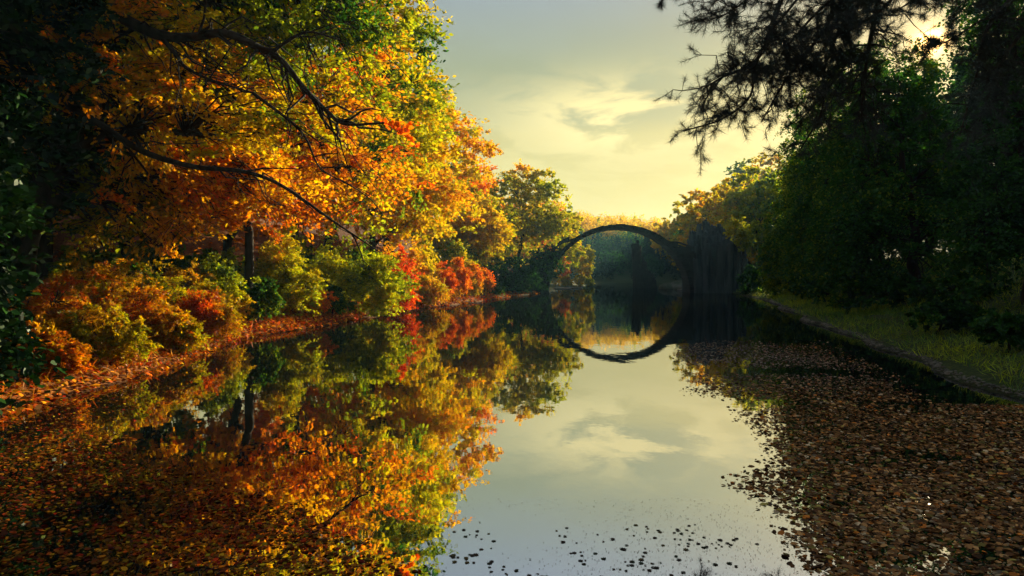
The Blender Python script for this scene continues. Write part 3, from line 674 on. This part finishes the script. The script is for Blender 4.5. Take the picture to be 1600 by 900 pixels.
# --- right bank
def D(name, label, base, env, n, R, leaf, t, sp, seed, cat="tree", group=None, **kw):
    kw.setdefault('mat', M_EVER); kw.setdefault('shell', .4); kw.setdefault('droop', .4); kw.setdefault('tpl', LEAF4)
    return tag(build_tree(name, base, env, n, R, 6, 14, leaf, t, sp, seed, **kw), label, cat, group)
D("hemlock_tree", "weeping dark green conifer trailing down to the far shore", bank(19.6, 46), [(19.0, 46, 4.6, 2.4, 2.0, 4.0), (20.3, 46.5, 8.6, 2.0, 2.0, 2.8), (17.9, 45.6, 3.0, 1.3, 1.2, 2.4), (21, 47, 5, 2, 2, 4), (19.8, 46.5, 10.8, 1.6, 1.6, 2.6)], 460, 1.1, .17, .19+.03, .07, 501, droop=1.5, flat=.8)
D("laurel_tree", "silvery green shrub where the stone edging begins", bank(18.0, 46.5), [(17.7, 46, 2.2, 1.1, 1.0, 2.0), (18.5, 45, 1.5, 1.1, 1.0, 1.3)], 150, .7, .15, .22, .07, 502, cat="shrub", trunk_r=.07, mat=M_SHRUB)
D("spruce_tree", "dark green tree rising behind the weeping conifer", bank(17.2, 37), [(17.6, 37.5, 5.2, 2.6, 2.2, 4.6), (15.4, 35.8, 4.0, 1.4, 1.4, 3.0), (18.6, 38, 9.0, 1.7, 1.6, 2.6), (17.0, 37.5, 10.2, 1.6, 1.6, 2.8)], 420, 1.1, .16, .17+.03, .07, 503, droop=1.1, flat=.7)
D("spruce_tree", "dark tree whose top reaches the pine boughs", bank(16.6, 30.5), [(15.8, 31, 5.2, 2.4, 2.2, 4.0), (14.2, 30, 3.4, 1.3, 1.3, 2.2), (16.4, 31, 9.2, 1.7, 1.6, 2.4), (15.2, 31, 9.6, 1.6, 1.6, 2.6)], 430, 1.0, .145, .13+.03, .07, 504, droop=1.0, flat=.7)
D("yew_tree", "rounded black green crown just beside the sun glow", bank(14.6, 24.5), [(13.9, 24.5, 5.2, 2.4, 2.2, 3.6), (12.4, 23.5, 3.2, 1.2, 1.3, 1.6), (13.6, 24.5, 8.6, 1.7, 1.6, 1.9)], 400, .9, .13, .07+.03, .07, 505, droop=.6)
D("yew_tree", "tall black green tree on the other side of the sun glow", bank(18.6, 25.5), [(18.6, 25, 7.2, 2.3, 2.2, 5.8), (17.0, 24, 4.2, 1.6, 1.6, 2.6), (18.2, 25, 12.2, 2.0, 2.0, 3.0)], 420, 1.0, .14, .06, .05, 506, droop=.6)
D("yew_tree", "dense dark yew at the frame edge above the corner shrub", bank(12.6, 16.5), [(12.4, 16.5, 4.2, 1.8, 1.6, 2.8), (13.0, 17, 8.0, 2.0, 1.8, 3.2), (11.2, 16.4, 2.6, .9, .9, 1.3)], 400, .85, .11, .10+.03, .07, 507, droop=.5)
for k, (x, y, h, lab) in enumerate([(22, 36, 10.5, "deep green spruce high on the shady slope behind the sun glow"), (23.5, 47, 11, "deep green spruce on the slope behind the weeping conifer"), (21, 30, 10, "deep green spruce between the yews on the slope"),
                                    (25, 58, 11, "deep green spruce above the basalt crag"), (30, 52, 12, "deep green spruce at the top of the shady slope")]):
    z = gz(x, y); D("spruce_tree", lab, (x, y, z), [(x, y, z + h * .42, 2.9, 2.8, h * .36), (x, y, z + h * .74, 1.9, 1.8, h * .26)], 240, 1.2, .24, .10, .05, 520 + k, group="spruces on the shady slope", droop=.7)
D("hazel_tree", "small light green tree leaning over the basalt crag", bank(21.4, 63), [(20.6, 62, 5.9, 1.2, 1.1, .9), (21.2, 62, 5.0, 1.0, 1.0, .8)], 80, .7, .2, .38, .07, 530, mat=M_AUT, trunk_r=.07, droop=.2)
D("hazel_tree", "olive yellow tree glimpsed between the pine boughs and the spruces", bank(22.8, 53), [(22.4, 52, 9.0, 1.8, 1.6, 2.6)], 130, .9, .2, .42, .07, 531, mat=M_AUT, trunk_r=.1, droop=.3)
S("laurel_bush", "leafy dark green bush on the grass bank", 1392, 424, 23.2, 60, 7000, .14, .13, .06, 540, mat=M_EVER, extra=[(-.9, -.2, -.25, .65), (.6, .3, .1, .8)], lump=.3)
S("laurel_bush", "small fresh green bush at the end of the leafy one on the grass", 1325, 432, 26.5, 36, 4000, .14, .20, .06, 541, mat=M_EVER, lump=.3)
S("laurel_bush", "dark bush at the frame edge beside the stone edging", 1572, 486, 12.4, 56, 6000, .10, .13, .06, 542, mat=M_EVER, lump=.3, extra=[(.5, .2, .2, .8)])
S("laurel_bush", "tangled dark undergrowth beneath the yews", 1480, 425, 19.0, 85, 8000, .13, .08, .05, 543, mat=M_EVER, lump=.3, extra=[(.8, .4, .1, .9)])
S("laurel_bush", "dark bush at the water beside the basalt crag", 1178, 408, 56.0, 30, 6000, .2, .10, .05, 545, mat=M_EVER)
S("laurel_bush", "lush green undergrowth behind the grass strip", 1300, 405, 30.0, 60, 8000, .16, .20, .08, 546, mat=M_EVER, extra=[(.9, .2, .1, .8)])
S("laurel_bush", "low dark undergrowth where the slope meets the grass", 1452, 470, 16.2, 60, 7000, .12, .14, .08, 547, mat=M_EVER, extra=[(.8, .1, .2, .8)])
S("laurel_bush", "brownish undergrowth at the foot of the weeping conifer", 1262, 425, 37.0, 40, 5000, .17, .22, .16, 544, mat=M_EVER, lump=.3)

# --- pine overhanging from the upper right
def pine():
    b = np.array(bank(12.2, 14.2)); root = empty("pine_tree", b); rng = np.random.default_rng(61)
    tag(root, "dark pine with long needled boughs hanging into the sky", "tree")
    tb = Tubes(); tb.add(curve_pts((0, 0, -.3), (.3, .2, 15), 12, rng, 0, .008), np.linspace(.28, .10, 12), 10); mesh_obj("trunk", tb.mesh("trunk"), M_BARK, root)
    C = []; N = []; Dd = []
    def tuft(p, d, n=46, ln=.135):
        a = unit(d); C.append(np.tile(p, (n, 1)) + a * rng.uniform(-.10, .02, (n, 1))); v = unit(a * rng.uniform(.15, 1.2, (n, 1)) + rng.normal(0, .65, (n, 3))); Dd.append(v * ln * rng.uniform(.7, 1.2, (n, 1)))
    def bough(pts, r0, nsub, spread, tl=1.0, first=.25):
        P_ = spline([at(*q) for q in pts], 7) - b; t_ = Tubes(); t_.add(P_, np.linspace(r0, .012, len(P_)), 7); m = len(P_)
        tuft(P_[-1], P_[-1] - P_[-3])
        for _ in range(nsub):
            k = int(rng.uniform(first, 1) * (m - 1)); k = min(max(k, 1), m - 2); ax = unit(P_[k + 1] - P_[k - 1])
            d = unit(ax * rng.uniform(.3, 1) + rng.normal(0, .75, 3) + np.array([0, 0, -.10])); ln = spread * rng.uniform(.4, 1.0)
            q = curve_pts(P_[k], P_[k] + d * ln, 6, rng, .08, .07); t_.add(q, np.linspace(max(.006, .22 * r0), .004, 6), 4); tuft(q[-1], q[-1] - q[-2])
            for _ in range(int(8 * tl)):
                j = int(rng.integers(1, 6)); d2 = unit(unit(q[-1] - q[0]) * .6 + rng.normal(0, .6, 3)); l2 = ln * rng.uniform(.18, .45)
                q2 = curve_pts(q[j], q[j] + d2 * l2, 4, rng, .05, .06); t_.add(q2, np.linspace(.006, .003, 4), 3)
                tuft(q2[-1], q2[-1] - q2[0]); tuft(q2[2], q2[-1] - q2[0], 26)
        mesh_obj("bough", t_.mesh("bough"), M_BARK, root)
    bough([(1640, -190, 14.2), (1450, -170, 13.6), (1300, -110, 13.2), (1225, -10, 13.0), (1185, 90, 13.0), (1130, 120, 13.0), (1100, 138, 13.0)], .08, 34, .95)
    bough([(1225, -10, 13.0), (1200, 60, 12.8), (1180, 100, 12.8), (1172, 150, 12.7), (1130, 185, 12.6), (1068, 205, 12.6)], .035, 26, .7, first=.35)
    bough([(1640, -120, 14.2), (1480, -100, 13.4), (1390, -40, 13.0), (1365, 40, 12.8), (1352, 110, 12.8), (1345, 190, 12.8)], .10, 40, 1.1)
    bough([(1480, -100, 13.4), (1330, -60, 13.2), (1300, 20, 13.0), (1330, 75, 13.0), (1300, 130, 12.9), (1250, 190, 12.9)], .05, 36, .9)
    bough([(1640, -60, 14.2), (1580, 0, 13.6), (1545, 40, 13.4), (1525, 120, 13.4), (1500, 210, 13.4)], .07, 34, .75)
    bough([(1640, -150, 14.2), (1500, -150, 13.0), (1380, -140, 12.6), (1240, -60, 12.4), (1160, 5, 12.3), (1120, 30, 12.3)], .05, 26, .8, first=.4)
    bough([(1640, 20, 14.2), (1590, 60, 13.6), (1560, 110, 13.4), (1530, 190, 13.3)], .06, 28, .9)
    bough([(1640, -200, 14.2), (1400, -230, 12.0), (1200, -130, 11.6), (1090, -40, 11.4), (1038, -14, 11.4)], .03, 4, .3, first=.85)
    bough([(1640, -150, 14.2), (1560, -90, 13.2), (1420, -60, 12.8), (1330, -10, 12.6), (1270, 70, 12.5), (1225, 130, 12.4), (1190, 190, 12.4)], .06, 40, .9)
    bough([(1600, 30, 13.8), (1540, 30, 13.2), (1490, 60, 13.0), (1450, 75, 12.9)], .025, 9, .4, first=.5)
    bough([(1420, -60, 12.8), (1330, 20, 12.6), (1290, 100, 12.5), (1285, 170, 12.4), (1250, 235, 12.4)], .04, 34, .8, first=.1)
    bough([(1640, -170, 14.2), (1480, -160, 12.4), (1360, -110, 12.0), (1280, -40, 11.9), (1220, 30, 11.8), (1190, 65, 11.8)], .05, 36, .8, first=.3)
    bough([(1640, -90, 14.2), (1500, -80, 12.9), (1400, -60, 12.6), (1300, 0, 12.5), (1240, 60, 12.5), (1200, 120, 12.5)], .05, 34, .8, first=.3)
    bough([(1640, -100, 14.2), (1540, -60, 12.6), (1430, -30, 12.2), (1370, 20, 12.1), (1300, 60, 12.0), (1250, 70, 12.0)], .05, 36, .8, first=.3)
    bough([(1640, -40, 14.2), (1560, -20, 12.6), (1500, -5, 12.4), (1450, -10, 12.4), (1395, 20, 12.3)], .05, 22, .5, first=.2)
    c = np.vstack(C); d = np.vstack(Dd); ln = np.linalg.norm(d, axis=1); n = rng.normal(size=c.shape)
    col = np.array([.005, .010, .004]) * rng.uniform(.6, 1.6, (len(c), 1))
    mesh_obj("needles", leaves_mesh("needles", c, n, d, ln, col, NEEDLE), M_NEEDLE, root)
pine()

# --- sunlit hill trees beyond the bridge, and the far wood
hill = [stock("maple_tree", [(0, 0, 8, 4.6, 4.4, 4.4), (1, 0, 5, 4, 3.6, 2.6)], 170, 1.5, .50, .50, .08, 601, trunk_r=.25), stock("oak_tree", [(0, 0, 7.5, 4.2, 4.2, 4.6)], 160, 1.5, .50, .36, .10, 602, trunk_r=.25),
        stock("beech_tree", [(0, 0, 7, 4.2, 4.2, 4.2)], 160, 1.5, .50, .58, .08, 603, trunk_r=.25)]
labs = ["gold tree on the sunlit hill beyond the bridge", "olive green tree on the sunlit hill beyond the bridge", "russet tree on the sunlit hill beyond the bridge"]
grp = ["gold trees on the far hill", "olive trees on the far hill", "russet trees on the far hill"]
rh = np.random.default_rng(88); used = set()
hs = [(1098, 98, 0, 1.15), (1152, 84, 0, .95), (1188, 80, 1, 1.0), (1172, 92, 0, 1.15), (1205, 90, 1, 1.2), (1135, 116, 1, 1.15), (1090, 108, 1, .85), (1120, 106, 0, 1.1), (1140, 96, 1, .9), (1160, 110, 0, 1.0), (1100, 120, 2, 1.0), (1130, 125, 0, 1), (1085, 135, 1, 1), (1072, 142, 0, .9),
      (1150, 135, 1, 1), (1175, 125, 2, 1), (1190, 105, 1, 1), (1110, 150, 0, 1), (1045, 160, 0, 1), (1075, 165, 1, 1), (1140, 155, 2, 1), (1180, 150, 0, 1), (1215, 120, 1, 1), (1240, 110, 0, 1), (1160, 170, 1, 1), (1210, 150, 0, 1)]
for px, y, k, s in hs:
    x = (px - 800) / F * y; loc = bank(x, y); r_ = rh.uniform(0, 6.28)
    if lake_sd([[x, y]])[0] < .5: continue
    if k not in used: o = hill[k]; o.location = loc; o.rotation_euler = (0, 0, r_); o.scale = (s, s, s); used.add(k)
    else: o = copy_tree(hill[k], loc, r_, s)
    tag(o, labs[k], "tree", grp[k])

def far_wood():
    rng = np.random.default_rng(90); C = []; T_ = []
    for _ in range(1500):
        y = rng.uniform(140, 300); px = rng.uniform(760, 1180); x = (px - 800) / F * y
        if lake_sd([[x, y]])[0] < 2: continue
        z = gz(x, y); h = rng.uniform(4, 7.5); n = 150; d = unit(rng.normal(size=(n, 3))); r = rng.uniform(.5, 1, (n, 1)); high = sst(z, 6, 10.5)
        conif = rng.random() < .7 - .62 * high
        p = d * r * ((1.3, 1.3, h * .5) if conif else (2.2, 2.2, h * .45))
        if conif: p[:, :2] *= np.clip(1.1 - (p[:, 2:3] / h + .5), .1, 1.2)
        C.append(p + np.array([x, y, z + h * .52])); T_.append(np.full(n, .0 + .40 * high if conif else rng.choice([.02, .05, .09]) + .50 * high))  # leaf colour carries the light: sunlit gold on the ridge, shaded dark green below
    c = np.vstack(C); t = np.concatenate(T_)
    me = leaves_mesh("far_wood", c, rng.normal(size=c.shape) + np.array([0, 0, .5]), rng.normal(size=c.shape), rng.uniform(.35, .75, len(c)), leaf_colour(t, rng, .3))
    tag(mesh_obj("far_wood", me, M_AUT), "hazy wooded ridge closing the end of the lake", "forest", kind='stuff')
far_wood()

# ------------------------------------------------------------------ ground cover
def scatter(n, x0, x1, y0, y1, rng, cond):
    P_ = np.column_stack([rng.uniform(x0, x1, n), rng.uniform(y0, y1, n)]); return P_[cond(P_)]
def litter():
    rng = np.random.default_rng(31)
    P_ = scatter(330000, -16, 3.4, 3, 66, rng, lambda p: (lambda d: (d > -.12) & (p[:, 0] < 3.5) & ((p[:, 1] > 50) | (p[:, 0] < 0)) & ((p[:, 1] < 27) | (rng.random(len(p)) < .35)) & (rng.random(len(p)) < np.clip(1.3 - d / 7, .15, 1) * np.clip(18 / p[:, 1], .25, 1)))(lake_sd(p)))
    z = np.maximum(ground_z(P_), .0) + rng.uniform(.01, .07, len(P_))
    c = np.column_stack([P_, z]); n = np.array([.15, 0, 1]) + rng.normal(0, .45, c.shape); d = rng.normal(size=c.shape)
    me = leaves_mesh("leaf_litter", c, n, d, rng.uniform(.07, .15, len(c)) * np.clip(P_[:, 1] / 18, .8, 1.8), leaf_colour(rng.normal(.80, .10, len(c)), rng, .45) * rng.choice([.25, .6, 1.0], (len(c), 1), p=[.3, .3, .4]), LEAF6)
    tag(mesh_obj("leaf_litter", me, M_DEAD), "carpet of fallen orange leaves on the bank", "leaves", kind='stuff')
    # dry grass stalks among the leaves
    P_ = scatter(16000, -14, -4, 5, 34, rng, lambda p: (lambda d: (d > .1) & (d < 5))(lake_sd(p)))
    c = np.column_stack([P_, ground_z(P_)]); d = np.array([0, 0, 1]) + rng.normal(0, .55, c.shape); ln = rng.uniform(.10, .30, len(c))
    tpl = np.array([(-.018, 0, 0), (.018, 0, 0), (.012, .6, .04), (0, 1, .16), (-.012, .6, .04)])
    me = leaves_mesh("dry_grass", c, rng.normal(size=c.shape), d, ln, leaf_colour(rng.normal(.74, .12, len(c)), rng, .4) * .6, tpl)
    tag(mesh_obj("dry_grass", me, M_GRASS), "dry rusty grass on the leafy bank", "grass", kind='stuff')
    P_ = scatter(260000, 5, 26, 5, 64, rng, lambda p: (lambda d: (d > .13) & (d < 7) & (rng.random(len(p)) < np.clip(14 / p[:, 1], .15, 1)))(lake_sd(p)))
    c = np.column_stack([P_, ground_z(P_)]); d = np.array([-.1, -.1, 1]) + rng.normal(0, .45, c.shape); ln = rng.uniform(.06, .20, len(c)) * np.clip(P_[:, 1] / 16, 1, 1.8)
    nz = Noise3(rng, .9)
    me = leaves_mesh("grass", c, rng.normal(size=c.shape), d, ln, leaf_colour(.27 + .06 * nz(c) + rng.normal(0, .04, len(c)), rng, .35) * 1.5, tpl * np.array([1.6, 1, 1]))
    tag(mesh_obj("grass", me, M_GRASS), "short green grass on the shady bank", "grass", kind='stuff')
litter()

def edging():
    """a rough row of pale stones along the shady shore"""
    rng = np.random.default_rng(41); line = LAKE[29:37][::-1]; seg = np.linalg.norm(np.diff(line, axis=0), axis=1); cum = np.concatenate([[0], np.cumsum(seg)])
    bm = bmesh.new(); s = 0
    from mathutils import Matrix, Vector
    while s < cum[-1] - .2:
        p = np.array([np.interp(s, cum, line[:, 0]), np.interp(s, cum, line[:, 1])])
        xs = p[0] + np.linspace(-.7, .7, 57); zs = ground_z(np.column_stack([xs, np.full(57, p[1])])); w_ = np.array([xs[min(int((zs < .03).sum()), 56)], p[1]])
        for _ in range(4):
            q = w_ + np.array([rng.normal(.02, .035), rng.normal(0, .05)]); r = rng.uniform(.007, .024) * (1 + p[1] / 30)
            z = max(gz(*q), 0) + r * .2
            m = bmesh.ops.create_icosphere(bm, subdivisions=1, radius=r, matrix=Matrix.Translation((q[0], q[1], z)))
            for v in m['verts']:
                k = Vector((rng.uniform(.75, 1.3), rng.uniform(.75, 1.3), rng.uniform(.5, .9))); o = Vector((q[0], q[1], z)); e = v.co - o
                v.co = o + Vector((e.x * k.x, e.y * k.y, e.z * k.z))
        s += rng.uniform(.05, .09)
    tag(bm_obj("shore_stones", bm, M_PEBBLE), "thin line of pale stones edging the grass bank", "stones", kind='stuff')
edging()

# ------------------------------------------------------------------ floating leaves
def floating():
    rng = np.random.default_rng(51)
    nz = Noise3(rng, .55); nf = Noise3(rng, 2.2); ng = Noise3(rng, 7.0); nb = Noise3(rng, .9)
    def to_px(p): return 800 + p[:, 0] / p[:, 1] * F, HOR + CAMZ / p[:, 1] * F
    # outline of the leaf mat on the shady side, in metres on the water
    edge = np.array([(1.45, 3.3), (1.5, 3.94), (1.62, 4.5), (1.9, 5.5), (2.4, 6.7), (2.85, 8.2), (2.75, 9.3), (2.5, 10.2), (2.7, 11.2), (3.2, 12.4), (3.3, 14.0), (3.5, 15.6), (4.2, 17.6)])
    def mask(p):
        x, y = p[:, 0], p[:, 1]; p3 = np.column_stack([p, np.zeros(len(p))])
        ex = np.interp(y, edge[:, 1], edge[:, 0]) + .22 * nf(p3) + .12 * nz(p3)
        d = sst(x - ex, -.12, .40)
        d *= 1 - sst(y + .5 * nf(p3), 16.2, 17.8)                                                # far end of the mat
        gap = np.exp(-((y - 12.1 - .25 * nz(p3)) / .85) ** 2) * (1 - sst(x, 5.6, 6.8)) # dark open fingers
        gap2 = np.exp(-((y - 9.1 - .2 * nz(p3)) / .5) ** 2) * (1 - sst(x, 3.5, 4.3))
        d *= (1 - gap) * (1 - .9 * gap2)
        shore = -lake_sd(p); d *= np.where(y > 9, sst(shore, .75, 1.8), 1.0)          # open strip under the bank
        d *= np.clip(.80 + .25 * nf(p3) + .30 * ng(p3), .12, 1)
        # thinner mat under the autumn trees
        exl = np.interp(y, [3.3, 4.0, 4.5, 5.0, 5.6, 6.5, 8.0, 9.5], [-.38, -.55, -1.0, -1.5, -2.4, -3.4, -4.6, -5.6])
        l = sst(exl - x, -.15, .5) * (1 - sst(y, 6.2, 9.5)) * np.clip(.30 + .30 * nf(p3) + .22 * nz(p3) + .15 * ng(p3) + .30 * (1 - sst(y, 3.9, 5.6)) + .15 * sst(-x, 1.5, 3.5), .03, .95)
        l = np.maximum(l, .25 * (1 - sst(y, 9, 12)) * sst(-x, 4.0, 5.4))
        return np.maximum(d, l * .9)
    n = 620000
    y = 1 / rng.uniform(1 / 18.5, 1 / 3.2, n); p = np.column_stack([rng.uniform(-6.8, 10.5, n) , y])
    keep = (rng.random(n) < mask(p) * np.clip(y / 7, .35, 1.0) * .75) & (lake_sd(p) < -.02); p = p[keep]
    right = p[:, 0] > 1
    size = (.014 + .058 * rng.random(len(p)) ** 2.0) * np.where(right, 1, .9) * np.where(right, 1, .85)
    c = np.column_stack([p, rng.uniform(.002, .006, len(p))]); nn = np.array([0, 0, 1.]) + rng.normal(0, .20, c.shape); d = rng.normal(size=c.shape); d[:, 2] *= .1
    brown = np.array([(.19, .085, .022), (.30, .15, .045), (.11, .045, .012), (.34, .24, .12), (.36, .11, .012), (.22, .17, .035)])
    k = rng.choice(6, len(p), p=[.30, .22, .20, .12, .08, .08]); col = brown[k] * rng.choice([.25, .6, 1.0, 1.6], (len(p), 1), p=[.24, .30, .28, .18]) * 1.35 * rng.uniform(.8, 1.2, (len(p), 1))
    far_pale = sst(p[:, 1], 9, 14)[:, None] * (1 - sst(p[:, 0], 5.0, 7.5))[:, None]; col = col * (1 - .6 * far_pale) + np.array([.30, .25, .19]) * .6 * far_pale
    lf = ~right; col[lf] = leaf_colour(rng.normal(.78, .14, lf.sum()), rng, .6) * rng.choice([.12, .3, .55], (lf.sum(), 1), p=[.45, .35, .2])
    # specks of dust and seed husk in the open water near the viewer
    q = np.column_stack([rng.uniform(-1, 2.2, 5200), 1 / rng.uniform(1 / 5.2, 1 / 3.3, 5200)]); q = q[rng.random(len(q)) < .35 + .6 * nf(np.column_stack([q, np.zeros(len(q))]))]; m = len(q)
    c = np.vstack([c, np.column_stack([q, np.full(m, .003)])]); nn = np.vstack([nn, np.tile([0, 0, 1.], (m, 1))]); dq = rng.normal(size=(m, 3)); dq[:, 2] = 0; d = np.vstack([d, dq])
    size = np.concatenate([size, rng.uniform(.004, .011, m)]); col = np.vstack([col, np.array([.06, .05, .035]) * rng.uniform(.4, 2.5, (m, 1))])
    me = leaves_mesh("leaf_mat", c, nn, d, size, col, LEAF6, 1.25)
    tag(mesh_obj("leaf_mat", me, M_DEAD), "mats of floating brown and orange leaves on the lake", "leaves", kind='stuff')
    # single leaves adrift in the open middle: things of their own sharing a few meshes
    ms = []
    for s in range(5):
        th = rng.normal(0, .07, (1, 3)); me = leaves_mesh("floating_leaf", np.zeros((1, 3)), np.array([[0, 0, 1.]]) + th, np.array([[0, 1., 0]]), [1.0], np.array([[.035, .030, .015], [.05, .03, .015], [.03, .04, .015], [.10, .07, .02], [.04, .03, .02]])[s:s + 1], LOBED, 1.4)
        me.materials.append(M_DEAD); ms.append(me)
    cl = np.column_stack([rng.uniform(700, 1170, 34), rng.uniform(820, 905, 34)]); cnt = 0
    for cx, cy_ in cl:
        for _ in range(int(rng.integers(2, 9))):
            px, py = cx + rng.normal(0, 16), cy_ + rng.normal(0, 7)
            if py < 815: continue
            yy = CAMZ * F / (py - HOR); o = bpy.data.objects.new("floating_leaf", ms[int(rng.integers(5))]); COL.objects.link(o)
            o.location = ((px - 800) / F * yy, yy, .002 + cnt * .00001); o.rotation_euler = (0, 0, rng.uniform(0, 6.28)); s = rng.uniform(.016, .042); o.scale = (s, s, s); cnt += 1
            tag(o, "small dark leaf adrift on the open sky reflection", "leaf", "single leaves adrift on the open water")
floating()

def logs():
    rng = np.random.default_rng(71)
    def stick(name, label, a, b, r, n=6, twigs=0):
        tb = Tubes(); q = curve_pts(a, b, n, rng, 0, .02); tb.add(q, np.linspace(r, r * .5, n), 7)
        for k in range(twigs):
            j = int(rng.integers(1, n - 1)); tb.add(curve_pts(q[j], q[j] + rng.normal(0, .5, 3) * (1, .5, .35) + np.array([0, 0, .2]), 4, rng), np.linspace(r * .5, r * .2, 4), 5)
        tag(mesh_obj(name, tb.mesh(name), M_WOOD), label, "log")
    stick("floating_log", "pale log lying in the water under the yellow trees behind the arch", (5.3, 88, .05), (9.0, 87.5, .10), .14)
    stick("floating_log", "thinner grey log beside the pale one behind the arch", (5.0, 84.5, .04), (7.2, 84, .08), .10)
    stick("fallen_branch", "bleached broken branch in the water at the foot of the arch", (18.4, 76, .05), (20.6, 75.5, .35), .07, 7, 7)
    stick("floating_stick", "thin stick lying on the water beside the dark glossy bush", (-4.0, 41.6, .02), (-1.9, 41.4, .03), .035)
logs()

# ------------------------------------------------------------------ haze
def haze():
    bm = bmesh.new(); from mathutils import Matrix
    bmesh.ops.create_cube(bm, size=1); bmesh.ops.scale(bm, vec=(1900, 2000, 62), verts=bm.verts); bmesh.ops.translate(bm, vec=(0, 50, 28), verts=bm.verts)
    m, t, o = new_mat("valley haze"); v = t.nodes.new('ShaderNodeVolumePrincipled')
    v.inputs['Color'].default_value = (.30, .64, .88, 1); v.inputs['Density'].default_value = .00043; v.inputs['Anisotropy'].default_value = .2
    t.links.new(v.outputs[0], o.inputs['Volume']); tag(bm_obj("haze", bm, m), kind='stuff')
haze()
